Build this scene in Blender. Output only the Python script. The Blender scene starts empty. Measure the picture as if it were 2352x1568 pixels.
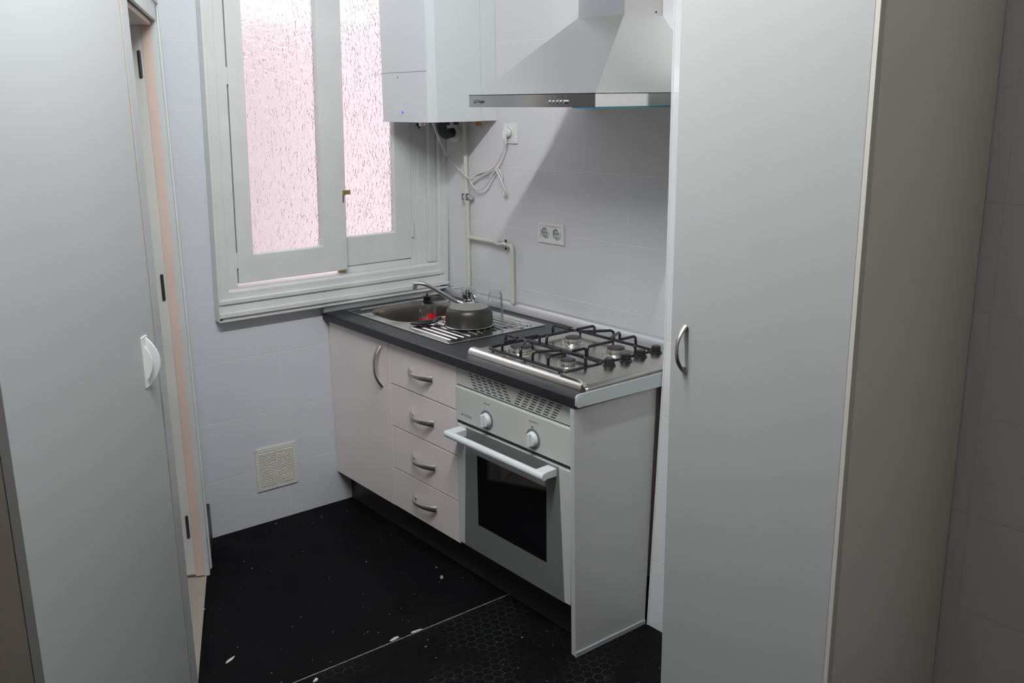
import bpy, bmesh, math, random
from mathutils import Vector, Matrix
random.seed(7)
sc = bpy.context.scene
COL = sc.collection
# ------------------------------------------------------------------ camera
RT = Vector((0.78049729, -0.62505861, -0.01121216))
UP = Vector((0.16232863, 0.18531134, 0.96917961))
FW = Vector((0.60371633, 0.75826211, -0.24609991))
cam = bpy.data.cameras.new('camera'); co = bpy.data.objects.new('camera', cam); COL.objects.link(co)
m = Matrix((RT, UP, -FW)).transposed().to_4x4(); m.translation = Vector((-2.36555, -3.45439, 1.66740)); co.matrix_world = m
cam.sensor_width = 36; cam.lens = 2192.83 * 36 / 2352; cam.clip_start = .02
sc.camera = co
# ------------------------------------------------------------------ sky, lamp, exposure
w = bpy.data.worlds.new('sky'); sc.world = w; w.use_nodes = True
w.node_tree.nodes['Background'].inputs[0].default_value = (.93, .96, 1, 1)
w.node_tree.nodes['Background'].inputs[1].default_value = 2.15
LAMP = (-1.66, -1.84, 2.70)   # ceiling fluorescent tube, built with its fitting below
TUBE_POWER = 250.0
sc.view_settings.view_transform = 'Standard'; sc.view_settings.look = 'None'
sc.view_settings.exposure = 0; sc.view_settings.gamma = 1; sc.view_settings.use_curve_mapping = False
sc.cycles.max_bounces = 10; sc.cycles.transmission_bounces = 8; sc.cycles.sample_clamp_indirect = 6
sc.cycles.caustics_refractive = True
try: sc.cycles.use_denoising = True
except Exception: pass

# ------------------------------------------------------------------ materials
def mat(name, col=(.8, .8, .8), rough=.5, metal=0, spec=.5, **k):
    ma = bpy.data.materials.new(name); ma.use_nodes = True
    b = ma.node_tree.nodes['Principled BSDF']
    b.inputs['Base Color'].default_value = (*col, 1); b.inputs['Roughness'].default_value = rough
    b.inputs['Metallic'].default_value = metal; b.inputs['Specular IOR Level'].default_value = spec
    for kk, v in k.items(): b.inputs[kk.replace('_', ' ')].default_value = v
    return ma
class NT:
    def __init__(s, ma): s.m = ma; s.t = ma.node_tree; s.b = s.t.nodes['Principled BSDF']
    def n(s, typ, **k):
        nd = s.t.nodes.new(typ)
        for a, v in k.items(): setattr(nd, a, v)
        return nd
    def l(s, a, b): s.t.links.new(a, b)
    def math(s, op, a, b=None, c=None):
        nd = s.n('ShaderNodeMath', operation=op)
        for i, v in enumerate((a, b, c)):
            if v is None: continue
            if isinstance(v, (int, float)): nd.inputs[i].default_value = v
            else: s.l(v, nd.inputs[i])
        return nd.outputs[0]
    def pos(s): return s.n('ShaderNodeNewGeometry').outputs['Position']
    def xyz(s, v):
        nd = s.n('ShaderNodeSeparateXYZ'); s.l(v, nd.inputs[0]); return nd.outputs
    def noise(s, scale, detail=2, vec=None, rough=.5):
        nd = s.n('ShaderNodeTexNoise'); nd.inputs['Scale'].default_value = scale; nd.inputs['Detail'].default_value = detail
        nd.inputs['Roughness'].default_value = rough
        s.l(vec if vec is not None else s.pos(), nd.inputs['Vector']); return nd.outputs['Fac']
    def ramp(s, f, stops):
        nd = s.n('ShaderNodeValToRGB'); e = nd.color_ramp.elements
        while len(e) < len(stops): e.new(.5)
        for q, (p, c) in zip(e, stops): q.position = p; q.color = (*c, 1) if not isinstance(c, (int, float)) else (c, c, c, 1)
        s.l(f, nd.inputs[0]); return nd.outputs[0]
    def mix(s, f, a, b):
        nd = s.n('ShaderNodeMix', data_type='RGBA')
        if isinstance(f, (int, float)): nd.inputs[0].default_value = f
        else: s.l(f, nd.inputs[0])
        for i, v in ((6, a), (7, b)):
            if isinstance(v, tuple): nd.inputs[i].default_value = (*v, 1)
            else: s.l(v, nd.inputs[i])
        return nd.outputs[2]
    def bump(s, h, strength=.3, dist=.002):
        nd = s.n('ShaderNodeBump'); nd.inputs['Strength'].default_value = strength; nd.inputs['Distance'].default_value = dist
        s.l(h, nd.inputs['Height']); s.l(nd.outputs[0], s.b.inputs['Normal'])

def tile_mat(name, axis, u0, width=.392, z0=.2305, h=.2358, col=(.70, .72, .765), grout=(.78, .77, .74)):
    ma = mat(name, col, .16); t = NT(ma); x = t.xyz(t.pos())
    if axis == 'o':   # oblique wall: distance along it
        u = t.math('ADD', t.math('MULTIPLY', x[0], -.3987), t.math('MULTIPLY', x[1], -.9171))
    else: u = x['xyz'.index(axis)]
    def line(v, o, wd):
        q = t.math('DIVIDE', t.math('SUBTRACT', v, o), wd); f = t.math('FRACT', q)
        return t.math('MULTIPLY', t.math('MINIMUM', f, t.math('SUBTRACT', 1, f)), wd)
    d = t.math('MINIMUM', t.math('ADD', line(u, u0, width), .0004), line(x[2], z0, h))
    g = t.math('LESS_THAN', d, .0013)
    nz = t.noise(3, 2)
    c = t.mix(nz, tuple(v * .97 for v in col), col)
    t.l(t.mix(g, c, grout), t.b.inputs['Base Color'])
    hh = t.math('ADD', t.math('MULTIPLY', t.math('MINIMUM', t.math('DIVIDE', d, .003), 1), .5), t.math('MULTIPLY', t.noise(5, 1), .7))
    t.bump(hh, .35, .003)
    t.l(t.math('ADD', .14, t.math('MULTIPLY', g, .5)), t.b.inputs['Roughness'])
    return ma
M = {}
M['tile_win'] = tile_mat('glazed_tile_window', 'x', 0, .40)
M['tile_ctr'] = tile_mat('glazed_tile_counter', 'y', .04, .392, col=(.725, .72, .735))
M['tile_obl'] = tile_mat('glazed_tile_left', 'o', 0, .40)
M['tile_rear'] = tile_mat('glazed_tile_right', 'y', -.5, .40, z0=.227, h=.2415, col=(.76, .765, .775), grout=(.70, .70, .68))

def paint(name, col, rough=.35, crack=.0, wave=.25):
    ma = mat(name, col, rough); t = NT(ma)
    p = t.pos(); n1 = t.noise(9, 3, p); n2 = t.noise(60, 4, p, .65)
    c = t.mix(t.ramp(n1, [(.35, 0.), (.7, 1.)]), tuple(v * .94 for v in col), col)
    if crack:
        mp = t.n('ShaderNodeMapping'); mp.inputs['Scale'].default_value = (60, 60, 9); t.l(p, mp.inputs[0])
        n3 = t.noise(1.0, 4, mp.outputs[0], .7)
        c = t.mix(t.ramp(n3, [(.24, crack), (.29, 0.)]), c, (.33, .31, .28))
    t.l(c, t.b.inputs['Base Color'])
    t.bump(t.math('ADD', n2, t.math('MULTIPLY', n1, 2)), wave, .002)
    return ma
M['winpaint'] = paint('old_white_gloss_paint', (.75, .76, .745), .32, .7, .3)
M['casing'] = paint('white_door_paint', (.74, .76, .76), .35)
M['jamb'] = paint('ivory_jamb_paint', (.82, .82, .77), .4)
M['peach'] = paint('peach_primer', (.86, .68, .59), .5)
M['ceil'] = paint('ceiling_paint', (.80, .80, .79), .8)
M['plaster'] = paint('rear_plaster', (.26, .24, .22), .8)
def lam(name, col, rough=.33):
    ma = mat(name, col, rough); t = NT(ma)
    t.bump(t.noise(700, 2), .06, .0005)
    t.l(t.mix(t.noise(300, 1), tuple(v * .985 for v in col), col), t.b.inputs['Base Color']); return ma
M['lam'] = lam('pink_white_laminate', (.88, .795, .775))
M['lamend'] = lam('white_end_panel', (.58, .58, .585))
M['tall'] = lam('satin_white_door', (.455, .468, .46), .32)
M['tall_side'] = lam('cream_white_board', (.86, .84, .77), .42)
M['edge'] = mat('pvc_edge_band', (.62, .60, .56), .4)
M['closet_side'] = lam('shaded_closet_side', (.46, .42, .39), .5)  # brown tone carries the shade of the closet's near side
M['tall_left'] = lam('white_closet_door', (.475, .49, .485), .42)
M['boiler'] = mat('white_enamel', (.74, .77, .785), .3)
M['whiteplas'] = mat('white_plastic', (.80, .80, .79), .3)
M['greyplas'] = mat('grey_plastic', (.17, .17, .19), .45)
M['ovenwhite'] = mat('oven_white_enamel', (.63, .635, .61), .25)
M['ovengrey'] = mat('oven_silver_door', (.215, .222, .22), .35, .2)
M['ovenglass'] = mat('oven_black_glass', (.006, .006, .007), .05)
M['handlewhite'] = mat('white_handle_plastic', (.76, .80, .81), .25)
M['steel'] = mat('brushed_steel', (.78, .78, .76), .36, 1)
M['hob'] = mat('hob_steel', (.64, .63, .585), .25, 1)
M['polished'] = mat('satin_polished_steel', (.66, .65, .64), .16, 1)
M['hobglare'] = mat('hob_bevel_glare_steel', (.95, .91, .86), .26, 1)  # paler than the hob steel: window reflection put into the colour
M['sink'] = mat('polished_sink_steel', (.74, .74, .73), .11, 1)
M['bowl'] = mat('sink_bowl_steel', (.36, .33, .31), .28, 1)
M['chrome'] = mat('chrome', (.75, .76, .80), .06, 1)
M['satin'] = mat('satin_nickel', (.62, .58, .55), .36, 1)
M['darkmetal'] = mat('dark_metal', (.12, .11, .12), .4, .8)
M['brass'] = mat('brass', (.55, .42, .16), .35, 1)
M['copper'] = mat('copper', (.50, .22, .10), .4, 1)
M['iron'] = mat('black_enamel_iron', (.012, .012, .016), .25)
M['black'] = mat('black_plastic', (.012, .012, .014), .35)
M['rubber'] = mat('black_rubber_hose', (.02, .024, .024), .5)
M['aluminium'] = mat('aluminium_trim', (.60, .61, .63), .34, .75)
M['aluend'] = mat('aluminium_end_trim', (.56, .60, .60), .35, .3)
M['cream'] = paint('cream_pipe_paint', (.67, .67, .57), .35)
M['cord'] = mat('white_cord', (.72, .70, .68), .4)
M['red'] = mat('red_print', (.50, .01, .015), .35)
M['blueled'] = mat('blue_led', (.02, .03, .5), .3); M['blueled'].node_tree.nodes['Principled BSDF'].inputs['Emission Color'].default_value = (.1, .12, 1, 1); M['blueled'].node_tree.nodes['Principled BSDF'].inputs['Emission Strength'].default_value = .9
M['teal'] = mat('teal_film', (.02, .16, .24), .3)
M['ink'] = mat('dark_print', (.03, .03, .035), .5)
M['inkgrey'] = mat('grey_print', (.28, .28, .28), .5)
M['inkblue'] = mat('blue_print', (.16, .14, .35), .5)
M['redink'] = mat('dark_red_print', (.28, .03, .03), .5)
M['flake'] = mat('white_paint_flake', (.60, .64, .62), .6)
M['wood'] = mat('orange_ferrule', (.75, .45, .22), .3, .6)
M['blackbase'] = mat('black_skirting', (.018, .018, .019), .45)
M['grille'] = mat('grille_white', (.74, .74, .72), .4)
M['grille_slat'] = mat('grille_slat_cream', (.80, .79, .72), .4)
M['void'] = mat('dark_void', (.02, .02, .02), .9)
# glass
def glass(name, col=(1, 1, 1), rough=0., ior=1.45):
    ma = mat(name, col, rough); b = ma.node_tree.nodes['Principled BSDF']
    b.inputs['Transmission Weight'].default_value = 1; b.inputs['IOR'].default_value = ior; return ma
ma = mat('clear_thin_glass'); t = NT(ma); M['clear'] = ma
tr_ = t.n('ShaderNodeBsdfTransparent'); tr_.inputs[0].default_value = (.985, .99, .988, 1); gl_ = t.n('ShaderNodeBsdfGlossy'); gl_.inputs['Roughness'].default_value = .03
lw = t.n('ShaderNodeLayerWeight'); lw.inputs['Blend'].default_value = .25; mx = t.n('ShaderNodeMixShader')
t.l(t.math('ADD', t.math('MULTIPLY', lw.outputs['Fresnel'], .38), .02), mx.inputs[0]); t.l(tr_.outputs[0], mx.inputs[1]); t.l(gl_.outputs[0], mx.inputs[2])
t.l(mx.outputs[0], t.t.nodes['Material Output'].inputs['Surface'])
ma = glass('hammered_window_glass', (.99, .975, .975), .22, 1.19); t = NT(ma)
vd = t.n('ShaderNodeTexVoronoi', feature='DISTANCE_TO_EDGE'); vd.inputs['Scale'].default_value = 62; 
mpn = t.n('ShaderNodeMapping'); mpn.inputs['Scale'].default_value = (1.0, .0, .8)
wn = t.n('ShaderNodeTexNoise'); wn.inputs['Scale'].default_value = 35; wn.inputs['Detail'].default_value = 2; t.l(t.pos(), wn.inputs['Vector'])
vm = t.n('ShaderNodeVectorMath', operation='MULTIPLY_ADD'); vm.inputs[1].default_value = (.02, .02, .02); t.l(wn.outputs['Color'], vm.inputs[0]); t.l(t.pos(), vm.inputs[2])
t.l(vm.outputs[0], mpn.inputs[0]); t.l(mpn.outputs[0], vd.inputs['Vector'])
edge = t.ramp(vd.outputs['Distance'], [(.0, 1.), (.10, .6), (.22, .2), (.36, 0.)])
t.bump(t.math('ADD', edge, t.math('MULTIPLY', t.noise(40, 2), .5)), .8, .0040)
M['pane'] = ma
# floor
def floor_mat(hexed):
    ma = mat('black_studded_vinyl' if hexed else 'black_smooth_vinyl', (.008, .008, .009), .6, 0, .02); t = NT(ma); p = t.pos(); x = t.xyz(p)
    base = t.mix(t.noise(6, 4), (.0038, .0038, .0042), (.007, .0068, .0075))
    S = 1 / .034
    u = t.math('MULTIPLY', x[0], S); v = t.math('MULTIPLY', x[1], S); R3 = math.sqrt(3)
    def cell(du, dv):
        a = t.math('SUBTRACT', t.math('FLOORED_MODULO', t.math('ADD', u, du), 1), .5)
        b = t.math('SUBTRACT', t.math('FLOORED_MODULO', t.math('ADD', v, dv), R3), R3 / 2)
        return a, b, t.math('ADD', t.math('MULTIPLY', a, a), t.math('MULTIPLY', b, b))
    a1, b1, l1 = cell(0, 0); a2, b2, l2 = cell(.5, R3 / 2)
    def hexd(a, b):
        a = t.math('ABSOLUTE', a); b = t.math('ABSOLUTE', b)
        return t.math('SUBTRACT', .5, t.math('MAXIMUM', a, t.math('ADD', t.math('MULTIPLY', a, .5), t.math('MULTIPLY', b, R3 / 2))))
    s = t.math('LESS_THAN', l1, l2)
    hd = t.math('ADD', t.math('MULTIPLY', s, hexd(a1, b1)), t.math('MULTIPLY', t.math('SUBTRACT', 1, s), hexd(a2, b2)))
    line = t.math('LESS_THAN', hd, .05)
    dirt = t.ramp(t.noise(4.5, 4), [(.42, 0.), (.62, 1.)])
    c = base
    if hexed:
        c = t.mix(t.math('MULTIPLY', line, t.math('MULTIPLY', dirt, .8)), base, (.030, .031, .031))
        t.bump(t.math('MINIMUM', t.math('MULTIPLY', hd, 6), 1), .5, .0015)
    else:
        t.bump(t.noise(25, 3), .25, .002)
    # paint specks: small dots in sparse random cells
    for sc_, thr, keep in ((14, .07, .70), (34, .12, .84), (80, .17, .90)):
        vo = t.n('ShaderNodeTexVoronoi', feature='F1'); vo.inputs['Scale'].default_value = sc_
        nn = t.n('ShaderNodeTexNoise'); nn.inputs['Scale'].default_value = 120; t.l(p, nn.inputs['Vector'])
        va = t.n('ShaderNodeVectorMath', operation='MULTIPLY_ADD'); va.inputs[1].default_value = (.006, .006, 0); t.l(nn.outputs['Color'], va.inputs[0]); t.l(p, va.inputs[2])
        t.l(va.outputs[0], vo.inputs['Vector'])
        cr = t.xyz(vo.outputs['Color'])
        f = t.math('MULTIPLY', t.math('LESS_THAN', vo.outputs['Distance'], t.math('MULTIPLY', cr[1], thr)), t.math('GREATER_THAN', cr[0], keep))
        c = t.mix(t.math('MULTIPLY', f, t.math('ADD', .2, t.math('MULTIPLY', cr[2], .8))), c, (.60, .61, .60))
    # dusty scuffs
    sc1 = t.ramp(t.noise(14, 6, None, .75), [(.60, 0.), (.78, .5)])
    c = t.mix(sc1, c, (.05, .048, .05))
    # seam dirt along the joint of the two sheets
    sy = t.math('ABSOLUTE', t.math('ADD', x[1], 1.094))
    nse = t.noise(60, 4)
    sm = t.math('LESS_THAN', sy, t.math('MULTIPLY', nse, .0042))
    c = t.mix(t.math('MULTIPLY', sm, .65), c, (.33, .33, .32))
    t.l(c, t.b.inputs['Base Color'])
    t.l(t.ramp(t.noise(7, 3), [(.3, .35), (.7, .6)]), t.b.inputs['Roughness'])
    return ma
M['floor_hex'] = floor_mat(True); M['floor_smooth'] = floor_mat(False)
M['beige'] = paint('beige_hall_floor', (.42, .37, .32), .6)
# worktop
ma = mat('charcoal_stone_laminate', (.035, .035, .04), .38); t = NT(ma)
c = t.mix(t.ramp(t.noise(45, 6, None, .7), [(.3, 0.), (.7, 1.)]), (.010, .010, .012), (.032, .033, .036))
c = t.mix(t.ramp(t.noise(160, 3), [(.60, 0.), (.75, .5)]), c, (.07, .07, .075)); t.l(c, t.b.inputs['Base Color'])
t.bump(t.noise(200, 3), .15, .0005); M['top'] = ma
ma = mat('charcoal_worktop_edge', (.015, .015, .018), .4); M['topedge'] = ma
M['plinth'] = mat('dark_brown_plinth', (.040, .036, .035), .4)
# non-stick pot with slight vertical sheen
M['pot'] = mat('dark_grey_nonstick', (.055, .053, .050), .36, .5)
M['potbase'] = mat('pot_base_metal', (.42, .41, .38), .36, .6)
M['potrim'] = mat('pot_rim_metal', (.50, .48, .42), .25, 1)
# light well
ma = mat('pink_render', (.80, .46, .49), .9); t = NT(ma)
t.l(t.mix(t.noise(2.5, 4), (.80, .655, .67), (.84, .71, .725)), t.b.inputs['Base Color']); M['pink'] = ma

# ------------------------------------------------------------------ mesh helpers
class MB:
    def __init__(s): s.bm = bmesh.new()
    def box(s, x0, x1, y0, y1, z0, z1, bev=0, seg=2):
        b = bmesh.new(); bmesh.ops.create_cube(b, size=1)
        for v in b.verts: v.co = Vector((x0 + (v.co.x + .5) * (x1 - x0), y0 + (v.co.y + .5) * (y1 - y0), z0 + (v.co.z + .5) * (z1 - z0)))
        if bev: bmesh.ops.bevel(b, geom=b.edges[:], offset=bev, segments=seg, affect='EDGES', profile=.5)
        s.merge(b); return s
    def merge(s, b, mtx=None):
        if mtx is not None: b.transform(mtx)
        bmesh.ops.recalc_face_normals(b, faces=b.faces[:])
        me = bpy.data.meshes.new('tmp'); b.to_mesh(me); b.free(); s.bm.from_mesh(me); bpy.data.meshes.remove(me)
    def prism(s, pts, lo, hi, axis='x'):
        """2-D outline extruded along axis; pts are the other two coordinates in xyz order"""
        b = bmesh.new(); vs = []
        for h in (lo, hi):
            vs.append([b.verts.new({'x': (h, p[0], p[1]), 'y': (p[0], h, p[1]), 'z': (p[0], p[1], h)}[axis]) for p in pts])
        b.faces.new(vs[0]); b.faces.new(vs[1][::-1])
        for i in range(len(pts)):
            j = (i + 1) % len(pts); b.faces.new((vs[0][i], vs[0][j], vs[1][j], vs[1][i]))
        s.merge(b); return s
    def cyl(s, p0, p1, r0, r1=None, n=24):
        p0 = Vector(p0); p1 = Vector(p1); r1 = r0 if r1 is None else r1
        d = p1 - p0; b = bmesh.new()
        bmesh.ops.create_cone(b, cap_ends=True, segments=n, radius1=r0, radius2=r1, depth=d.length)
        q = Vector((0, 0, 1)).rotation_difference(d.normalized()).to_matrix().to_4x4(); q.translation = (p0 + p1) / 2
        s.merge(b, q); return s
    def lathe(s, prof, c=(0, 0, 0), n=40, axis=(0, 0, 1), sx=1, sy=1):
        b = bmesh.new(); rings = []
        for r, z in prof:
            if r < 1e-6: rings.append([b.verts.new((0, 0, z))])
            else: rings.append([b.verts.new((r * sx * math.cos(2 * math.pi * i / n), r * sy * math.sin(2 * math.pi * i / n), z)) for i in range(n)])
        for a, c2 in zip(rings, rings[1:]):
            for i in range(n):
                j = (i + 1) % n
                if len(a) == 1 and len(c2) == 1: continue
                if len(a) == 1: b.faces.new((a[0], c2[i], c2[j]))
                elif len(c2) == 1: b.faces.new((a[i], a[j], c2[0]))
                else: b.faces.new((a[i], a[j], c2[j], c2[i]))
        q = Vector((0, 0, 1)).rotation_difference(Vector(axis)).to_matrix().to_4x4(); q.translation = Vector(c)
        s.merge(b, q); return s
    def tube(s, pts, r, n=10, ry=None, up=None, caps=True, smooth=0):
        """swept ellipse; r (and ry) may be lists"""
        P = [Vector(p) for p in pts]
        rr = list(r) if isinstance(r, (list, tuple)) else [r] * len(P)
        ry = rr if ry is None else (list(ry) if isinstance(ry, (list, tuple)) else [ry] * len(P))
        if smooth:
            Q = []; a = []; c2 = []
            for i in range(len(P) - 1):
                p0 = P[max(i - 1, 0)]; p1 = P[i]; p2 = P[i + 1]; p3 = P[min(i + 2, len(P) - 1)]
                for k in range(smooth):
                    u = k / smooth
                    Q.append(.5 * ((2 * p1) + (-p0 + p2) * u + (2 * p0 - 5 * p1 + 4 * p2 - p3) * u * u + (-p0 + 3 * p1 - 3 * p2 + p3) * u ** 3))
                    a.append(rr[i] + (rr[i + 1] - rr[i]) * u); c2.append(ry[i] + (ry[i + 1] - ry[i]) * u)
            Q.append(P[-1]); a.append(rr[-1]); c2.append(ry[-1]); P, rr, ry = Q, a, c2
        b = bmesh.new(); rings = []; nrm = None
        for i, p in enumerate(P):
            tg = (P[min(i + 1, len(P) - 1)] - P[max(i - 1, 0)]).normalized()
            if up is not None: a = tg.cross(Vector(up)).normalized(); nrm = a
            else:
                if nrm is None: nrm = tg.orthogonal().normalized()
                nrm = (nrm - tg * nrm.dot(tg)).normalized(); a = nrm
            c2 = a.cross(tg)
            rings.append([b.verts.new(p + a * rr[i] * math.cos(2 * math.pi * k / n) + c2 * ry[i] * math.sin(2 * math.pi * k / n)) for k in range(n)])
        for A, B in zip(rings, rings[1:]):
            for k in range(n): b.faces.new((A[k], A[(k + 1) % n], B[(k + 1) % n], B[k]))
        if caps: b.faces.new(rings[0][::-1]); b.faces.new(rings[-1])
        s.merge(b); return s
    def shear(s, fn):
        for v in s.bm.verts: v.co = Vector(fn(*v.co))
        return s
    def build(s, name, ma, parent=None, smooth=40, label=None, mtx=None, **k):
        me = bpy.data.meshes.new(name); s.bm.to_mesh(me); s.bm.free()
        me.materials.append(M[ma] if isinstance(ma, str) else ma)
        if smooth:
            for p in me.polygons: p.use_smooth = True
            me.set_sharp_from_angle(angle=math.radians(smooth))
        o = bpy.data.objects.new(name, me); COL.objects.link(o)
        if smooth:
            wn = o.modifiers.new('weighted_normals', 'WEIGHTED_NORMAL'); wn.keep_sharp = True; wn.weight = 100
        if parent is not None: o.parent = parent; o.matrix_parent_inverse = parent_inv(parent)
        elif mtx is not None: o.matrix_world = mtx
        if label: o['label'] = label
        for a, v in k.items(): o[a] = v
        return o
BASE = {}
def parent_inv(p):
    # geometry is written in world coordinates unless the root carries a rotated frame
    r = p
    while r.parent is not None: r = r.parent
    return BASE[r.name].inverted() if (p is r and r.name in BASE and not r.get('_frame')) else Matrix.Identity(4)
def thing(name, label, cat, loc=(0, 0, 0), group=None, frame=None, kind=None):
    o = bpy.data.objects.new(name, None); COL.objects.link(o); o.empty_display_size = .05
    if frame is not None: o.matrix_world = frame; FR.add(o.name)
    else: o.location = loc; BASE[o.name] = Matrix.Translation(loc)
    if label: o['label'] = label
    if cat: o['category'] = cat
    if group: o['group'] = group
    if kind: o['kind'] = kind
    return o
FR = set()
def parent_inv(p):
    if p.parent is None and p.name in BASE: return BASE[p.name].inverted()
    return Matrix.Identity(4)
def tag(o, label, cat, group=None):
    o['label'] = label; o['category'] = cat
    if group: o['group'] = group
    return o
def copy_tree(o, parent=None):
    c = o.copy(); COL.objects.link(c)
    if parent is not None: c.parent = parent
    for ch in list(o.children): copy_tree(ch, c)
    return c
def text(body, size, ma, parent, frame, name='lettering', ext=.0004, bold=0.0):
    cu = bpy.data.curves.new('t', 'FONT'); cu.body = body; cu.size = size; cu.extrude = ext; cu.align_x = 'CENTER'; cu.align_y = 'CENTER'; cu.offset = bold
    ob = bpy.data.objects.new('t', cu); COL.objects.link(ob); dg = bpy.context.evaluated_depsgraph_get(); dg.update()
    me = bpy.data.meshes.new_from_object(ob.evaluated_get(dg)); bpy.data.objects.remove(ob)
    me.transform(frame); me.materials.clear(); me.materials.append(M[ma]); me.name = name
    o = bpy.data.objects.new(name, me); COL.objects.link(o); o.parent = parent; o.matrix_parent_inverse = parent_inv(parent); return o
def facex(x, y, z):   # text frame on a surface facing -x, reading toward -y
    f = Matrix(((0, 0, -1, x), (-1, 0, 0, y), (0, 1, 0, z), (0, 0, 0, 1))); return f
def struct(o): o['kind'] = 'structure'; return o

# ------------------------------------------------------------------ room shell
H = 2.77
wl0 = Vector((-1.15, 0, 0)); wu = Vector((-.3987, -.9171, 0)); wn_ = Vector((.9171, -.3987, 0))
FRL = Matrix(((wu.x, wn_.x, 0, wl0.x), (wu.y, wn_.y, 0, wl0.y), (0, 0, 1, 0), (0, 0, 0, 1)))
def poly(pts, z0, z1):
    return MB().prism(pts, z0, z1, 'z')
e1 = wl0 + wu * 1.0
struct(poly([(.1, 0.0), (-1.15, 0), (wl0.x + wu.x * 1.194, -1.094), (.1, -1.094)], -.05, 0).build('floor', 'floor_smooth'))
struct(poly([(.1, -1.094), (-3.2, -1.094), (-3.2, -4.4), (.1, -4.4)], -.05, 0).build('floor', 'floor_hex'))
struct(poly([(-1.15, 0), (-3.2, 0), (-3.2, -1.094), (wl0.x + wu.x * 1.194, -1.094)], -.05, -.001).build('floor_hall', 'beige'))
struct(MB().box(-3.3, .1, -4.5, .12, H, H + .1).build('ceiling', 'ceil'))
# window wall with opening
mb = MB(); hx0, hx1, hz0, hz1 = -1.0, -.03, .93, 2.34
mb.box(-3.3, hx0, 0, .16, -.05, H); mb.box(hx1, .1, 0, .16, -.05, H); mb.box(hx0, hx1, 0, .16, -.05, hz0); mb.box(hx0, hx1, 0, .16, hz1, H)
struct(mb.build('wall_window', 'tile_win'))
struct(MB().box(0, .1, -1.537, 0, -.05, H).build('wall_counter', 'tile_ctr'))
struct(MB().box(-.243, .1, -4.4, -1.537, -.05, H, .004, 2).build('wall_right', 'tile_rear'))
struct(MB().prism([(-.2432, .90), (-.2872, 0), (-.1, 0), (-.1, .90)], -1.985, -1.5365, 'y').build('wall_right_foot', 'tile_rear', smooth=0))
struct(MB().tube([(-.2418, -1.5380, H), (-.2418, -1.5380, .90), (-.2858, -1.5380, 0)], .0042, n=12).build('trim_1', 'casing'))
struct(MB().box(-3.3, .1, -4.5, -4.4, -.05, H).build('wall_rear', 'plaster'))
struct(MB().box(-3.3, -3.2, -4.4, 0, -.05, H).build('wall_hall', 'plaster'))
mb = MB(); mb.box(0, .30, -.12, 0, 0, H); mb.box(.30, 1.0, -.12, 0, 1.99, H)
struct(mb.build('wall_left', 'tile_obl', mtx=FRL))
struct(MB().box(.0, .25, 0, .012, 0, .15, .002).build('baseboard_left', 'blackbase', mtx=FRL))
# doorway on the oblique wall (frame coordinates: x along wall, y into room)
dr = thing('door_1', 'white door frame with peach lining and three hinge plates beside the window wall', 'door frame', frame=FRL, kind='structure')
mb = MB(); mb.box(.245, .3125, -.007, .012, 0, 1.99, .002); mb.box(.245, .262, .008, .018, 0, 1.99, .004)
mb.box(.245, 1.0, 0, .012, 1.918, 1.99, .003); mb.box(.245, 1.0, .008, .02, 1.973, 1.99, .004)
mb.build('casing', 'casing', dr)
mb = MB(); mb.box(.296, .3135, -.036, -.006, 0.004, 1.92, .001); mb.box(.31, 1.0, -.036, -.006, 1.905, 1.92); mb.build('door_lining', 'peach', dr, label='peach coloured lining strip of the door frame')
mb = MB(); mb.box(.29, .312, -.13, -.036, .012, 1.92, .001); mb.box(.31, 1.0, -.13, -.036, 1.905, 1.92); mb.build('jamb', 'jamb', dr)
for z0, z1 in ((1.744, 1.829), (1.025, 1.114), (.157, .243)):
    h = MB().box(.3125, .3145, -.053, -.043, z0, z1, .003); h.build('hinge_plate', 'darkmetal', dr)

# light well outside the window, unseen; tops stepped so the left pane catches sky
mb = MB(); mb.box(-2.2, .38, 1.15, 1.25, -1, 2.08); mb.box(.38, 1.3, 1.15, 1.25, -1, 3.6); mb.box(-2.3, -2.2, .16, 1.25, -1, 3.3); mb.box(1.3, 1.4, .16, 1.25, -1, 3.3); struct(mb.build('wall_courtyard', 'pink'))
struct(MB().box(-2.2, 1.3, .16, 1.25, -1.1, -1).build('floor_courtyard', 'plaster'))

# ------------------------------------------------------------------ window
K = .028
def ws(x, y, z): return (x - 0 + K * (z - 1.0), y, z)
wd = thing('window_1', 'old white wooden casement window with textured pinkish glass', 'window', (-.53, 0, 1.0), kind='structure')
def wb(mb, *a, **k): return mb.shear(ws).build(*a, **k)
mb = MB()   # casing and sill mouldings
T = 2.30
for (a, b, y) in ((-1.047, -1.032, -.046), (-1.032, -1.000, -.038), (-1.000, -.9585, -.0265)):
    mb.box(a, b, y, .0, .8685, T + .06, .004, 2)
mb.box(-.990, -.9583, -.0275, .03, .99, T, .003)
mb.box(-.050, -.004, -.046, .0, .87, T + .06, .006, 3); mb.box(-.028, -.006, -.054, -.04, .90, T, .004, 2)
mb.box(-.085, -.05, -.026, .0, .985, T, .004, 2)
mb.box(-1.047, -.004, -.046, 0, T, T + .07, .004)
wb(mb, 'casing', 'winpaint', wd)
wb(MB().box(-.9582, -.9515, -.008, .02, .995, T), 'shadow_gap', 'void', wd, smooth=0)  # dark strip drawn in for the shade of the sash crack
mb = MB()
zz = [(.866, -.046), (.880, -.046), (.884, -.055), (.898, -.055), (.902, -.046), (.930, -.043), (.934, -.052), (.946, -.052), (.950, -.040), (.970, -.040), (.978, -.034), (.984, -.022), (.980, .05), (.866, .05)]
mb.prism([(y, z) for z, y in zz], -1.045, -.006, 'x')
wb(mb, 'sill', 'winpaint', wd)
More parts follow.
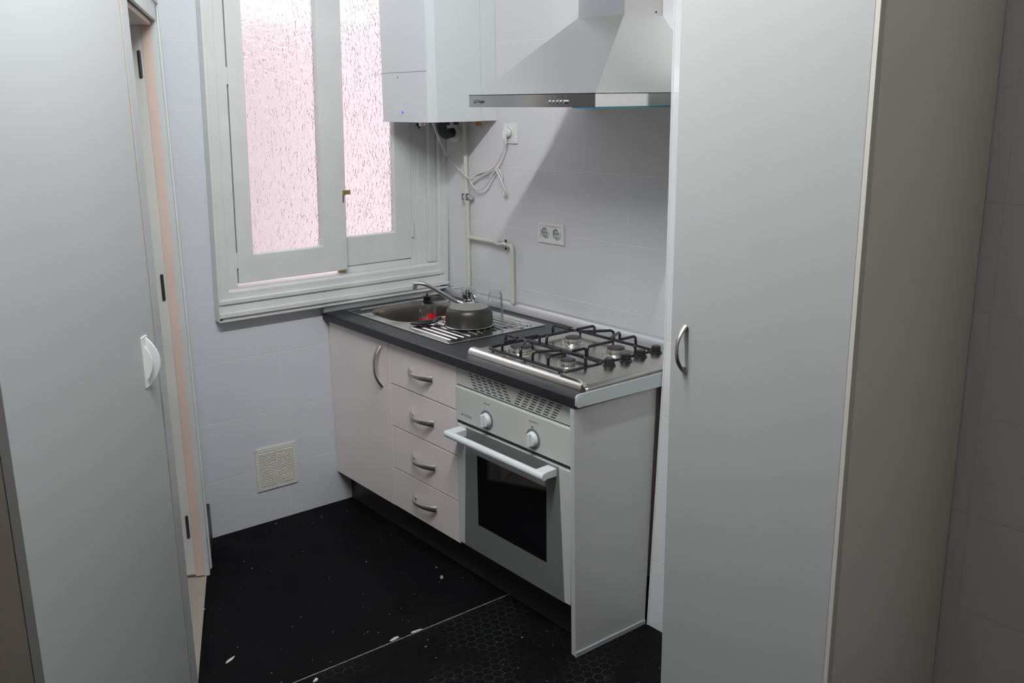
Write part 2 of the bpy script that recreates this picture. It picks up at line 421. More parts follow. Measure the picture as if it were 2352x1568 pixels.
mb = MB(); mb.box(-.975, -.957, -.01, .10, .93, T); mb.box(-.158, -.1205, .0125, .10, .93, T); mb.box(-.1205, -.0855, .006, .10, .93, T); mb.box(-.0855, -.03, .0005, .14, .93, T); mb.box(-1.0, -.957, .0, .14, .9, T)
mb.box(-.96, -.1, .0, .10, T, T + .05); mb.box(-.96, -.1, .05, .14, .90, .965)
mb.box(-.497, -.1585, .0125, .05, .975, 1.004, .003)
wb(mb, 'frame', 'winpaint', wd)
def sash(x0, x1, g0, g1, zb, zg, y0, lab):
    mb = MB(); y1 = y0 + .038
    mb.box(x0, g0, y0, y1, zb, T - .003, .003, 2); mb.box(g1, x1, y0, y1, zb, T - .003, .003, 2)
    mb.box(g0 - .002, g1 + .002, y0 + .0008, y1, zb, zg, .003, 2); mb.box(g0 - .002, g1 + .002, y0 + .0008, y1, T - .08, T - .003, .003)
    # glazing bead slope
    mb.prism([(g0, y0 + .003), (g0 + .004, y0 + .016), (g0 - .004, y0 + .016)], zg, T - .08, 'z')
    mb.prism([(g1, y0 + .003), (g1 - .004, y0 + .016), (g1 + .004, y0 + .016)], zg, T - .08, 'z')
    mb.prism([(y0 + .002, zg), (y0 + .016, zg + .005), (y0 + .016, zg - .004)], g0, g1, 'x')
    s = wb(mb, 'sash', 'winpaint', wd, label=lab)
    gl = MB().box(g0 - .004, g1 + .004, y0 + .017, y0 + .021, zg - .004, T - .076).shear(ws).build('pane', 'pane', s, smooth=0)
    return s
sl = sash(-.9518, -.497, -.888, -.594, .9995, 1.103, -.0215, 'left sash standing slightly proud of the frame')
sr = sash(-.500, -.119 - .036, -.500 + .012, -.236, 1.008, 1.124, .008, 'right sash set further back')
# the stile cover strip on the left sash, hinges, latch
wb(MB().box(-.503, -.484, -.0195, .006, 1.0, T, .004, 2), 'cover_strip', 'winpaint', sl)
mb = MB(); mb.box(-.500, -.466, -.0265, -.0205, 1.303, 1.321, .002)
wb(mb, 'latch', 'brass', sl)
wb(MB().box(-.501, -.494, -.0225, -.018, 1.272, 1.302, .001), 'keeper_plate', 'greyplas', sl)
wb(MB().box(-.528, -.500, -.0235, -.015, .990, 1.0, .001), 'catch', 'brass', sl)
for x, z, p in ((-.957, 1.09, sl), (-.957, 1.76, sl), (-.153, 1.13, sr)):
    wb(MB().cyl((x, -.0225 if x < -.5 else .004, z - .03), (x, -.0225 if x < -.5 else .004, z + .03), .0055, n=14), 'hinge', 'winpaint', p)

# ------------------------------------------------------------------ base cabinets
XF = -.5775
GAP = .003
HG = 'bow handles on the base cabinets'
def bow(mb, c, L, proj, axis, out=(-1, 0, 0), w=.008, th=.0042):
    c = Vector(c); a = Vector(axis); o = Vector(out); P = []; rx = []; ry = []
    for i in range(15):
        u = -1 + 2 * i / 14
        P.append(c + a * (u * L / 2) + o * (proj * (1 - abs(u) ** 2.4) + .002)); q = abs(u)
        rx.append(w * (1 + .55 * q * q)); ry.append(th * (1 + .5 * q * q))
    side = a.cross(o)
    mb.tube(P, ry, n=12, ry=rx, up=side)   # rx along the side direction
    for s in (-1, 1): mb.cyl(c + a * (s * (L / 2 - .008)), c + a * (s * (L / 2 - .008)) + o * .012, .004, n=10)
    return mb
def carcass(name, label, y0, y1, back=-.02):
    t = thing(name, label, 'cabinet', (XF / 2, (y0 + y1) / 2, .143))
    mb = MB(); xf = XF + .019
    mb.box(xf, back, y0 - .016, y0 - .0005, .143, .796); mb.box(xf, back, y1 + .0005, y1 + .016, .143, .796)
    mb.box(xf, back, y1 + .016, y0 - .016, .143, .159); mb.box(back - .008, back, y1 + .016, y0 - .016, .159, .796)
    mb.build('body', 'lam', t); return t
c1 = carcass('base_cabinet', 'pinkish white base cabinet with one door under the sink, next to window wall', -.0005, -.469)
d = MB().box(XF, XF + .018, -.4670, -.003, .139, .7985, .0012).build('door', 'lam', c1)
bow(MB(), (XF, -.408, .690), .158, .030, (0, 0, 1)).build('handle', 'satin', d)
c2 = carcass('drawer_cabinet', 'pinkish white cabinet of four drawers between sink door and oven', -.4695, -.9040)
zs = [(.637, .7985), (.4695, .636), (.2985, .4685), (.139, .2975)]
for i, (a, b) in enumerate(zs):
    dd = MB().box(XF, XF + .018, -.9030, -.4705, a + GAP / 2, b - GAP / 2, .0012).build('drawer', 'lam', c2)
    zc = (.716, .551, .383, .222)[i]
    bow(MB(), (XF, -.685, zc), .150, .030, (0, 1, 0)).build('handle', 'satin', dd)
c3 = carcass('oven_cabinet', 'white housing cabinet round the built-in oven with slotted vent strip on top', -.905, -1.4985)
vp = MB().box(XF, XF + .018, -1.497, -.9065, .7335, .7985, .0012).build('vent_panel', 'ovenwhite', c3)
for y00, dyy in ((-.984, -.030), (-1.256, .028)):
    mb = MB()
    for r in range(6):
        for k in range(6):
            f = r / 5; z = .785 - .0445 * f; ys = y00 + dyy * f - k * .0348
            mb.box(XF - .0004, XF + .001, ys - .0112, ys + .0112, z - .0017, z + .0017)
    mb.build('vent_slots', 'ink', vp, smooth=0)

# oven
ov = thing('oven', 'built-in white oven with grey door, black glass window and two white knobs', 'oven', (-.3, -1.2, .16))
MB().box(XF + .022, -.06, -1.480, -.924, .165, .73).build('body', 'void', ov)
XO = -.588
cp = MB().box(XO, XF + .022, -1.4965, -.9085, .611, .7285, .003).build('control_panel', 'ovenwhite', ov)
MB().box(XO + .012, XF + .022, -1.4965, -.9085, .598, .611).build('gap_strip', 'black', ov)
for y, lb in ((-1.085, 'FUNCION'), (-1.321, 'TERMOSTATO')):
    dk = MB().cyl((XO + .001, y, .652), (XO - .0015, y, .652), .033, n=48).build('dial_ring', 'greyplas', cp)
    MB().lathe([(.0245, 0), (.0245, .003), (.021, .012), (.0195, .013), (0, .013)], (XO - .001, y, .652), 40, (-1, 0, 0)).build('knob', 'handlewhite', cp)
    MB().box(XO - .024, XO - .012, y - .0055, y + .0055, .631, .674, .003, 3).build('knob_grip', 'handlewhite', cp)
    text(lb, .0065, 'inkgrey', cp, facex(XO - .0003, y - .001, .707), 'dial_lettering')
MB().cyl((XO + .001, -1.317, .6895), (XO - .001, -1.317, .6895), .0035, n=12).build('dial_marker', 'redink', cp)
text('EDESON', .0115, 'inkgrey', cp, facex(XO - .0003, -.979, .637), 'brand_lettering')
mb = MB(); f = facex(XO, -.948, .6375)
mb.prism([(-.948 - .004, .6375), (-.948, .6425), (-.948 + .004, .6375), (-.948, .6325)], XO - .0004, XO + .001, 'x'); mb.build('brand_emblem', 'ink', cp, smooth=0)
dd = MB().box(XO, XF + .022, -1.4945, -.9095, .157, .5965, .003).build('door', 'ovenwhite', ov)
mb = MB().prism([(-.968, .5955), (-1.440, .5955), (-1.468, .1585), (-.947, .1585)], XO - .002, XO + .004, 'x'); mb.build('door_panel', 'ovengrey', dd, smooth=0, label='silver grey tapered panel')
MB().box(XO - .0026, XO, -1.385, -1.030, .262, .513).build('window_glass', 'ovenglass', dd, smooth=0)
mb = MB()
hz = .575; hxp = XO - .052
mb.tube([(hxp, -.924, hz), (hxp, -.93, hz), (hxp, -1.18, hz), (hxp, -1.43, hz), (hxp, -1.436, hz)], [.011, .0125, .0125, .0125, .011], n=18)
for y0, y1 in ((-.972, -.928), (-1.433, -1.392)):
    mb.prism([(XO, hz - .010), (XO, hz + .014), (hxp - .004, hz + .012), (hxp - .004, hz - .009)], y0, y1, 'y')
mb.build('handle', 'handlewhite', dd)

# end panel, plinth, worktop
ep = thing('end_panel', 'white end panel closing the counter beside the oven', 'panel', (-.42, -1.51, 0))
def lean(x, y, z): return (x, y + .0 - .012 * (1 - z / .8), z)
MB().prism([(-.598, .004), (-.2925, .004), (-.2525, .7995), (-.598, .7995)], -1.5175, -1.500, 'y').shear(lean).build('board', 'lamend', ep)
MB().box(-.5985, -.2925, -1.5215, -1.5165, .001, .017, .001).shear(lean).build('bottom_strip', 'aluend', ep, label='pale metal strip along the foot')
tag(MB().box(-.513, -.498, -1.487, -.001, .0, .1425).build('plinth', 'plinth'), 'dark brown plinth board running under the base cabinets', 'plinth')
wt = thing('worktop', 'charcoal stone-look laminate worktop over the base cabinets', 'worktop', (-.3, -.76, .8))
YE = -1.527; sx0, sx1, sy0, sy1 = -.475, -.125, -.44, -.10
mb = MB()
def slab(x0, x1, y0, y1): mb.box(x0, x1, y0, y1, .8, .8352)
slab(-.594, -.001, YE, sy0); slab(-.594, -.001, sy1, -.001); slab(-.594, sx0, sy0, sy1); slab(sx1, -.001, sy0, sy1)
mb.build('slab', 'top', wt, smooth=0)
mb = MB().prism([(-.594, .8), (-.6, .8025), (-.602, .81), (-.602, .825), (-.6, .8325), (-.594, .8352)], YE, -.001, 'y'); mb.build('front_edge', 'topedge', wt, label='darker rounded front edge')
mb = MB(); mb.prism([(-.6035, .814), (-.6035, .838), (-.598, .8445), (-.59, .846), (-.2445, .846), (-.2445, .803), (-.597, .807)], YE - .0065, YE, 'y')
mb.cyl((-.590, YE - .0066, .8235), (-.590, YE - .0085, .8235), .0165, n=28)
mb.build('end_trim', 'aluend', wt, label='pale aluminium end trim')
# upstand trims
prof = [(0, 0), (-.024, 0), (-.026, .006), (-.020, .024), (-.011, .036), (-.003, .040), (0, .040)]
mb = MB().prism([(p[0] - .0008, .8358 + p[1]) for p in prof], -1.533, -.030, 'y')
tag(mb.build('upstand_trim', 'aluminium'), 'grey aluminium upstand trim between worktop and counter wall tiles', 'trim')
mb = MB().prism([(p[0] - .0008, .8358 + p[1]) for p in prof], -.604, -.002, 'x')
ut = mb.build('upstand_trim', 'aluminium'); tag(ut, 'grey aluminium upstand trim along the window wall, behind the sink', 'trim')
MB().box(-.6065, -.604, -.028, -.001, .835, .878, .001).build('end_cap', 'aluend', ut)

# ------------------------------------------------------------------ sink
sk = thing('kitchen_sink', 'stainless steel inset sink with rounded bowl and ribbed drainer', 'sink', (-.3, -.42, .836))
SX0, SX1, SY0, SY1 = -.518, -.078, -.782, -.058
ZS = .8385
def sup(cx, cy, rx, ry, n, e=3.2):
    r = []
    for i in range(n):
        a = 2 * math.pi * i / n; c, s_ = math.cos(a), math.sin(a)
        r.append((cx + rx * math.copysign(abs(c) ** (2 / e), c), cy + ry * math.copysign(abs(s_) ** (2 / e), s_)))
    return r
b = bmesh.new(); N = 96; bc = (-.305, -.262); DY = -.452
inner = sup(*bc, .165, .158, N)
outer = []
for (x, y) in inner:
    dx, dy = x - bc[0], y - bc[1]; k = 1e9
    if dx > 1e-9: k = min(k, (SX1 - bc[0]) / dx)
    if dx < -1e-9: k = min(k, (SX0 - bc[0]) / dx)
    if dy > 1e-9: k = min(k, (SY1 - bc[1]) / dy)
    if dy < -1e-9: k = min(k, (DY - bc[1]) / dy)
    outer.append((bc[0] + dx * k, bc[1] + dy * k))
for cx_, cy_ in ((SX0, SY1), (SX1, SY1), (SX0, DY), (SX1, DY)):
    j = min(range(N), key=lambda i: (outer[i][0] - cx_) ** 2 + (outer[i][1] - cy_) ** 2); outer[j] = (cx_, cy_)
vi = [b.verts.new((x, y, ZS)) for x, y in inner]; vo = [b.verts.new((x, y, ZS)) for x, y in outer]
for i in range(N): j = (i + 1) % N; b.faces.new((vo[i], vo[j], vi[j], vi[i]))
# ribbed drainer as a height field
nx, ny = 150, 120; g = []
def hf(x, y):
    z = ZS
    a = (x + .495) / .03
    sm = lambda e0, e1, v: max(0, min(1, (v - e0) / (e1 - e0))) ** 2 * (3 - 2 * max(0, min(1, (v - e0) / (e1 - e0))))
    msk = sm(-.492, -.484, x) * (1 - sm(-.128, -.120, x))
    f = math.sin(math.pi * ((x + .488) / .03 % 1)) ** 2
    ends = (1 - sm(-.482, -.474, y)) * sm(-.742, -.730, y)
    return z - .006 * msk * ends * (1 - f ** .8)
for i in range(nx + 1):
    g.append([])
    for j in range(ny + 1):
        x = SX0 + (SX1 - SX0) * i / nx; y = DY + (SY1 * 0 + SY0 - DY) * j / ny
        g[-1].append(b.verts.new((x, y, hf(x, y))))
for i in range(nx):
    for j in range(ny): b.faces.new((g[i][j], g[i + 1][j], g[i + 1][j + 1], g[i][j + 1]))
# raised bead and rim skirt
mb = MB(); mb.merge(b)
for (p, q) in (((SX0, SY0), (SX1, SY0)), ((SX1, SY0), (SX1, SY1)), ((SX1, SY1), (SX0, SY1)), ((SX0, SY1), (SX0, SY0))):
    mb.cyl((*p, ZS - .001), (*q, ZS - .001), .002, n=8)
mb.tube([(-.47, -.080, ZS), (-.14, -.080, ZS)], .003, n=8); mb.tube([(-.100, -.50, ZS), (-.100, -.70, ZS), (-.112, -.74, ZS), (-.14, -.755, ZS)], .0035, n=8, smooth=5)
mb.build('deck', 'sink', sk, smooth=50)
b = bmesh.new(); rings = []
for s_, dz in ((1.03, .001), (1, 0), (.975, -.004), (.955, -.016), (.93, -.07), (.90, -.125), (.84, -.143), (.7, -.150), (.18, -.154)):
    rings.append([b.verts.new((x, y, ZS + dz)) for x, y in sup(*bc, .165 * s_, .158 * s_, N)])
for A, B in zip(rings, rings[1:]):
    for i in range(N): j = (i + 1) % N; b.faces.new((A[i], A[j], B[j], B[i]))
b.faces.new(rings[-1])
mb = MB(); mb.merge(b); mb.build('bowl', 'bowl', sk, smooth=60)
MB().lathe([(.030, 0), (.028, .003), (.012, .001), (0, .001)], (bc[0], bc[1], ZS - .153), 32).build('drain', 'chrome', sk)
pl = MB().lathe([(0, 0), (.0185, 0), (.0185, .006), (.0165, .008), (.0165, .022), (.0180, .024), (.0175, .027), (0, .028)], (-.180, -.138, ZS + .0005), 32)
pl.cyl((-.180, -.138, ZS + .027), (-.180, -.138, ZS + .040), .0035, n=12)
tag(pl.build('sink_plug', 'black'), 'black plug with small pin standing on sink ledge by the window', 'plug')
# mixer tap
tp = thing('mixer_tap', 'chrome single lever mixer tap behind the upturned saucepan', 'tap', (-.115, -.35, ZS))
MB().lathe([(0, 0), (.026, 0), (.026, .004), (.021, .008), (.0205, .012), (.0205, .034), (.024, .037), (.024, .042)], (-.115, -.35, ZS + .0004), 32).build('body', 'chrome', tp)
mb = MB().lathe([(.0260, .038), (.0300, .044), (.0305, .070), (.027, .082), (.016, .087), (0, .088)], (-.115, -.35, ZS), 32)
mb.tube([(-.118, -.345, ZS + .078), (-.135, -.320, ZS + .083), (-.160, -.290, ZS + .080)], [.013, .012, .008], n=14, ry=[.006, .005, .0035], up=(0, 0, 1), smooth=5)
mb.build('lever', 'chrome', tp)
MB().tube([(-.118, -.345, ZS + .016), (-.135, -.326, ZS + .020), (-.165, -.298, ZS + .036), (-.225, -.250, ZS + .083), (-.255, -.225, ZS + .101), (-.275, -.208, ZS + .102), (-.282, -.202, ZS + .099)], [.010, .0095, .009, .0085, .0085, .0085, .009], n=16, smooth=6).build('spout', 'chrome', tp)
MB().cyl((-.2795, -.204, ZS + .103), (-.2835, -.2005, ZS + .080), .0105, .0115, n=22).build('aerator', 'chrome', tp)
# saucepan upside down
PC = (-.296, -.596)
sp = thing('saucepan', 'dark grey saucepan lying upside down on the drainer', 'saucepan', (*PC, ZS))
ZP = ZS + .0015
MB().lathe([(.084, .0005), (.090, .004), (.0905, .012), (.0885, .045), (.0855, .058), (.0785, .0665), (.072, .0695), (.0715, .068), (0, .068), (0, .064), (.070, .062), (.080, .052), (.083, .045), (.084, .0005)], (*PC, ZP), 64).build('pan_body', 'pot', sp)
MB().lathe([(.085, 0), (.0935, 0), (.0955, .002), (.0935, .004), (.0900, .005)], (*PC, ZP), 64).build('rim', 'potrim', sp)
mb = MB().lathe([(.072, .0695), (.0735, .0700), (.0735, .0712), (.070, .0715), (.0695, .0705), (.030, .0705), (.029, .0712), (.012, .0712), (0, .0708)], (*PC, ZP), 64); mb.build('base_plate', 'potbase', sp)
hd_ = Vector((-.085, .118, 0)).normalized()
p0 = Vector((*PC, ZS + .034)) + Vector((-.062, .062, 0)); 
MB().tube([(-.355, -.540, ZS + .030), (-.370, -.514, ZS + .026)], .0055, n=14).build('ferrule', 'wood', sp, label='orange-tinted metal ferrule')
MB().tube([(-.366, -.520, ZS + .027), (-.372, -.506, ZS + .022), (-.392, -.494, ZS + .012), (-.418, -.486, ZS + .0095), (-.452, -.474, ZS + .009), (-.474, -.462, ZS + .0085)], [.010, .013, .014, .014, .012, .003], n=16, ry=[.008, .009, .0085, .0085, .008, .003], up=(0, 0, 1), smooth=6).build('handle', 'black', sp)
# glass ramekin with red print
GC = (-.352, -.397)
gb = thing('glass_dessert_bowl', 'small clear glass pot with red print at the edge of the sink bowl', 'glass bowl', (*GC, ZS))
MB().lathe([(0, 0), (.0325, 0), (.0345, .002), (.0372, .040), (.0378, .0412), (.0362, .0415), (.0355, .040), (.0330, .005), (.0315, .004), (0, .004)], (*GC, ZS + .0006), 48).build('bowl', 'clear', gb)
def curved(mb, c, r0, r1, a0, a1, z0, z1, n=14, t=.0005):
    b = bmesh.new(); R_ = []
    for i in range(n + 1):
        a = math.radians(a0 + (a1 - a0) * i / n); R_.append([b.verts.new((c[0] + (r + e) * math.cos(a), c[1] + (r + e) * math.sin(a), z)) for r, z, e in ((r0, z0, 0), (r1, z1, 0), (r1, z1, t), (r0, z0, t))])
    for A, B in zip(R_, R_[1:]):
        for k in range(4): b.faces.new((A[k], A[(k + 1) % 4], B[(k + 1) % 4], B[k]))
    b.faces.new(R_[0]); b.faces.new(R_[-1][::-1]); mb.merge(b); return mb
mb = MB(); zb = ZS + .0006
curved(mb, GC, .0353, .0370, -128, -50, zb + .008, zb + .0265); curved(mb, GC, .0349, .0354, -185, -50, zb + .003, zb + .008)
mb.build('print', 'red', gb)
# tumbler upside down
TC = (-.190, -.622)
tb = MB().lathe([(.0305, 0), (.0315, .0005), (.0308, .04), (.0275, .105), (.0262, .118), (.024, .1205), (0, .1205), (0, .115), (.0225, .1145), (.0255, .104), (.0290, .04), (.0298, .0005), (.0305, 0)], (*TC, ZS + .0005), 48)
tag(tb.build('drinking_glass', 'clear'), 'tall clear glass standing upside down behind the saucepan', 'glass')
def spoon(name, p, q, label, fork=False):
    p = Vector(p); q = Vector(q); d_ = (q - p).normalized(); L = (q - p).length; sd = Vector((-d_.y, d_.x, 0)); mb = MB()
    P = [p, p + d_ * L * .3, p + d_ * L * .65, p + d_ * L * .72, p + d_ * L * .84, q]
    for i, (k, hh) in enumerate(zip(P, (.0015, .003, .006, .004, .001, .004))): k.z = ZS + .0015 + hh
    mb.tube(P, [.004, .0028, .002, .006, .011, .004], n=12, ry=[.0012] * 6, up=(0, 0, 1), smooth=6)
    return tag(mb.build(name, 'chrome'), label, 'cutlery')
spoon('teaspoon', (-.190, -.672, ZS), (-.118, -.755, ZS), 'steel teaspoon lying on the drainer behind the saucepan, nearer the counter wall')
spoon('teaspoon', (-.215, -.688, ZS), (-.165, -.770, ZS), 'thin steel cutlery lying on the drainer just right of the saucepan')

# ------------------------------------------------------------------ hob
hb = thing('gas_hob', 'stainless steel four-burner gas hob with knobs along its right side', 'hob', (-.3, -1.2, .836))
X0, X1, Y0, Y1 = -.540, -.052, -1.505, -.925
MB().prism([(X0, .8365), (X0 + .004, .846), (X0 + .012, .8525), (X0 + .024, .8545), (X0 + .035, .8505), (X0 + .045, .847), (X1 - .02, .847), (X1 - .008, .852), (X1, .8365)], Y0 + .115, Y1, 'y').build('burner_tray', 'hob', hb)
MB().prism([(X0 - .002, .8363), (X0 + .001, .847), (X0 + .010, .8545), (X0 + .022, .8560), (X0 + .030, .8545), (X0 + .030, .8363)], Y0 + .022, Y1 + .002, 'y').build('front_bevel', 'hobglare', hb, label='rounded front bevel with window glare in its colour')
mb = MB(); b = bmesh.new()
sec = [(Y0 - .002, .8363), (Y0, .845), (Y0 + .012, .853), (Y0 + .06, .861), (Y0 + .118, .8625), (Y0 + .128, .852), (Y0 + .13, .8363)]
mb.prism(sec, X0 + .010, X1 - .004, 'x'); mb.prism([(Y0 + .001, .8363), (Y0 + .003, .842), (Y0 + .012, .849), (Y0 + .024, .853), (Y0 + .024, .8363)], X0 + .002, X0 + .012, 'x')
mb.build('control_strip', 'hob', hb)
mb = MB(); mb.tube([(X0 + .030, Y0 + .075, .858), (X0 + .018, Y0 + .045, .857), (X0 + .010, Y0 + .022, .854), (X0 + .006, Y0 + .008, .848)], .0035, n=8, smooth=4); mb.build('corner_ridge', 'hobglare', hb)
for i, (x, y) in enumerate(((-.352, -1.409), (-.277, -1.406), (-.205, -1.402), (-.130, -1.398))):
    MB().lathe([(0, 0), (.0205, 0), (.020, .004), (.0165, .006), (.0155, .021), (.0140, .024), (0, .025)], (x, y, .8615), 28).build('control_knob', 'black', hb)
for (x, y, r) in ((-.427, -1.066, .036), (-.215, -1.090, .027), (-.423, -1.296, .024), (-.205, -1.289, .030)):
    bb = MB().lathe([(0, 0), (r * 1.55, 0), (r * 1.5, .003), (r * 1.05, .005), (r * 1.0, .008), (r * 1.0, .012), (r * .9, .012), (r * .9, .009), (0, .009)], (x, y, .8468), 40).build('burner', 'hob', hb)
    mb = MB(); mb.cyl((x, y, .858), (x, y, .868), r * .93, n=36)
    for k in range(20):
        a = 2 * math.pi * k / 20; mb.box(x - .0012 + r * .93 * math.cos(a), x + .0012 + r * .93 * math.cos(a), y - .0012 + r * .93 * math.sin(a), y + .0012 + r * .93 * math.sin(a), .859, .868)
    mb.build('flame_ring', 'steel', bb)
    MB().lathe([(0, 0), (r * .98, 0), (r, .0015), (r * .97, .0045), (r * .8, .006), (0, .0062)], (x, y, .868), 36).build('burner_cap', 'darkmetal', bb)
    MB().cyl((x - r * 1.2, y + r * .5, .848), (x - r * 1.2, y + r * .5, .866), .0022, n=8).build('igniter', 'whiteplas', bb)
def ringpts(x0, x1, y0, y1, z, r=.03):
    P = []
    for cx_, cy_, a0 in ((x1 - r, y1 - r, 0), (x0 + r, y1 - r, 90), (x0 + r, y0 + r, 180), (x1 - r, y0 + r, 270)):
        for k in range(7):
            a = math.radians(a0 + 15 * k); P.append((cx_ + r * math.cos(a), cy_ + r * math.sin(a), z))
    P.append(P[0]); return P
def grate(x0, x1, y0, y1, burners, rear, label):
    g_ = MB().tube(ringpts(x0, x1, y0, y1,   .862, .022), .0054, n=10, caps=False)
    def arm(px, py, qx, qy):
        a = Vector((px, py, .862)); c = Vector((qx, qy, .895)); dd = Vector((qx - px, qy - py, 0)).normalized()
        g_.tube([a, a + Vector((0, 0, .020)), a + Vector((0, 0, .029)) + dd * .003, a + Vector((0, 0, .033)) + dd * .010, c], .0048, n=10)
    for (bx, by) in burners:
        k = .018
        xf_ = x0 if not rear else x1; xm = x1 if not rear else x0
        arm(xf_, by, bx + (k if xf_ > bx else -k) * 1.2, by)
        ys = y1 if by > (y0 + y1) / 2 else y0
        arm(bx, ys, bx, by + (k if ys > by else -k))
        yi = by - .095 if by > (y0 + y1) / 2 else by + .075
        arm(xf_, yi, bx + (.0), by + (-.030 if yi < by else .030))
        arm(xm, by - (.0 if rear else .0), bx + (k if xm > bx else -k) * 1.2, by)
    for y in (y0 + .03, (y0 + y1) / 2, y1 - .03):
        g_.cyl((x0, y, .8482), (x0, y, .861), .004, n=10); g_.cyl((x1, y, .8482), (x1, y, .861), .004, n=10)
    o = g_.build('pan_support', 'iron'); o.parent = None
    tag(o, label, 'pan support', None); return o
grate(-.505, -.345, -1.378, -.986, [(-.427, -1.066), (-.423, -1.296)], False, 'black wire pan support over the two front burners of the hob')
grate(-.334, -.112, -1.378, -.986, [(-.215, -1.090), (-.205, -1.289)], True, 'black wire pan support over the two rear burners, near the wall')

# ------------------------------------------------------------------ extractor hood
hd = thing('cooker_hood', 'brushed steel chimney cooker hood over the hob', 'cooker hood', (-.25, -1.197, 1.64))
A0, A1 = -.905, -1.490; XH = -.5; HZ0, HZ1 = 1.643, 1.681
mb = MB()
t_ = .004
mb.box(XH, XH + t_, A1, A0, HZ0, HZ1); mb.box(XH + t_, -.002, A1, A1 + t_, HZ0, HZ1); mb.box(XH + t_, -.002, A0 - t_, A0, HZ0, HZ1)
mb.build('lip', 'polished', hd, smooth=0)
MB().box(XH + t_, -.002, A1 + t_, A0 - t_, HZ0 + .012, HZ0 + .020).build('filter_panel', 'steel', hd)
b = bmesh.new()
lo_ = [(XH + .012, A0 - .022), (-.002, A0 - .022), (-.002, A1 + .012), (XH + .012, A1 + .012)]
CH = [(-.172, -1.058), (-.002, -1.058), (-.002, -1.270), (-.172, -1.270)]
va = [b.verts.new((*p, HZ1)) for p in lo_]; vb = [b.verts.new((*p, 1.917)) for p in CH]
for i in range(4): j = (i + 1) % 4; b.faces.new((va[i], va[j], vb[j], vb[i]))
b.faces.new(va); b.faces.new(vb)
v0 = [v.co.copy() for v in va]
mb = MB(); mb.merge(b); mb.box(XH, -.002, A1, A0, HZ1 - .002, HZ1); mb.build('canopy', 'steel', hd, smooth=0)
MB().box(-.170, -.002, -1.268, -1.060, 1.915, H).build('chimney', 'polished', hd, smooth=0)
MB().cyl((-.03, -1.2681, 1.927), (-.03, -1.2695, 1.927), .0028, n=12).build('screw', 'ink', hd)
mb = MB(); mb.box(XH + .001, XH + .003, A1 + .002, -1.395, HZ0 - .004, HZ0 + .001); mb.box(XH + .001, -.02, A1 - .0006, A1 + .0012, HZ0 - .004, HZ0 + .001); mb.build('protective_film', 'teal', hd, label='teal remnant of protective film under the lip')
for k in range(5):
    y = -1.303 - k * .0163 * .98
    bt = MB().lathe([(0, 0), (.0055, 0), (.0058, .002), (.0055, .009), (.0045, .011), (0, .0115)], (XH - .0002, y, 1.6575), 20, (-1, 0, 0)).build('push_button', 'chrome', hd)
for k, ch in enumerate('1238I'): text(ch, .008, 'inkgrey' if k in (0, 1, 4) else 'ink', hd, facex(XH - .0002, -1.303 - k * .016, 1.6715), 'button_symbol')
text('Teogier', .0125, 'ink', hd, facex(XH - .0003, -.968, 1.6605), 'brand_lettering', bold=.0002)
mb = MB()
for y0, y1, z0, z1 in ((-.944, -.931, 1.664, 1.6655), (-.944, -.931, 1.6555, 1.6585), (-.9325, -.931, 1.6555, 1.6655), (-.944, -.938, 1.6595, 1.6612), (-.944, -.9425, 1.6555, 1.6605)): mb.box(XH - .0005, XH + .001, y0, y1, z0, z1)
mb.build('brand_emblem', 'ink', hd, smooth=0)

# ------------------------------------------------------------------ boiler
bo = thing('wall_boiler', 'white wall-hung boiler in the corner beside the window', 'boiler', (-.15, -.22, 1.585))
BY0, BY1, BZ = -.402, -.038, 1.585
out = [(-.002, BY1), (-.285, BY1), (-.297, BY1 - .004), (-.302, BY1 - .015), (-.302, BY0 + .035), (-.300, BY0 + .030), (-.282, BY0)]
mb = MB().prism([(x, y) for x, y in out if 1] + [(-.075, BY0)] + [(-.075, BY1)][:0] + [(-.075, BY1)] if 0 else [(-.075, BY1)] + out[1:] + [(-.075, BY0)], BZ, 2.33, 'z'); mb.build('front_cover', 'boiler', bo, smooth=30)
MB().box(-.0735, -.001, BY0 + .0005, BY1, BZ + .001, 2.33).build('back_frame', 'boiler', bo)
mb = MB().prism([(-.200, BY1 + .0005), (-.287, BY1 + .0005), (-.299, BY1 - .004), (-.3042, BY1 - .015), (-.3042, BY0 + .035), (-.302, BY0 + .029), (-.275, BY0 - .001), (-.272, BY0 + .005)], BZ - .0005, 1.771, 'z')
pn = mb.build('control_flap', 'boiler', bo, smooth=30)
MB().box(-.3045, -.280, BY0 + .034, BY1 - .012, 1.7705, 1.7725).build('flap_seam', 'greyplas', bo)
MB().lathe([(0, .0), (.006, .0), (.0055, .003), (.003, .004), (0, .0042)], (-.3035, -.198, 1.622), 20, (-1, 0, 0)).build('status_light', 'blueled', pn, label='lit blue round indicator')
MB().lathe([(.026, 0), (.022, .0015), (.012, .003), (.0, .0035)], (-.3035, -.186, 1.627), 36, (-1, 0, 0), 1, 1).build('dial_dish', 'boiler', pn)
text('M', .010, 'inkblue', pn, facex(-.3046, -.170, 1.753), 'brand_lettering')
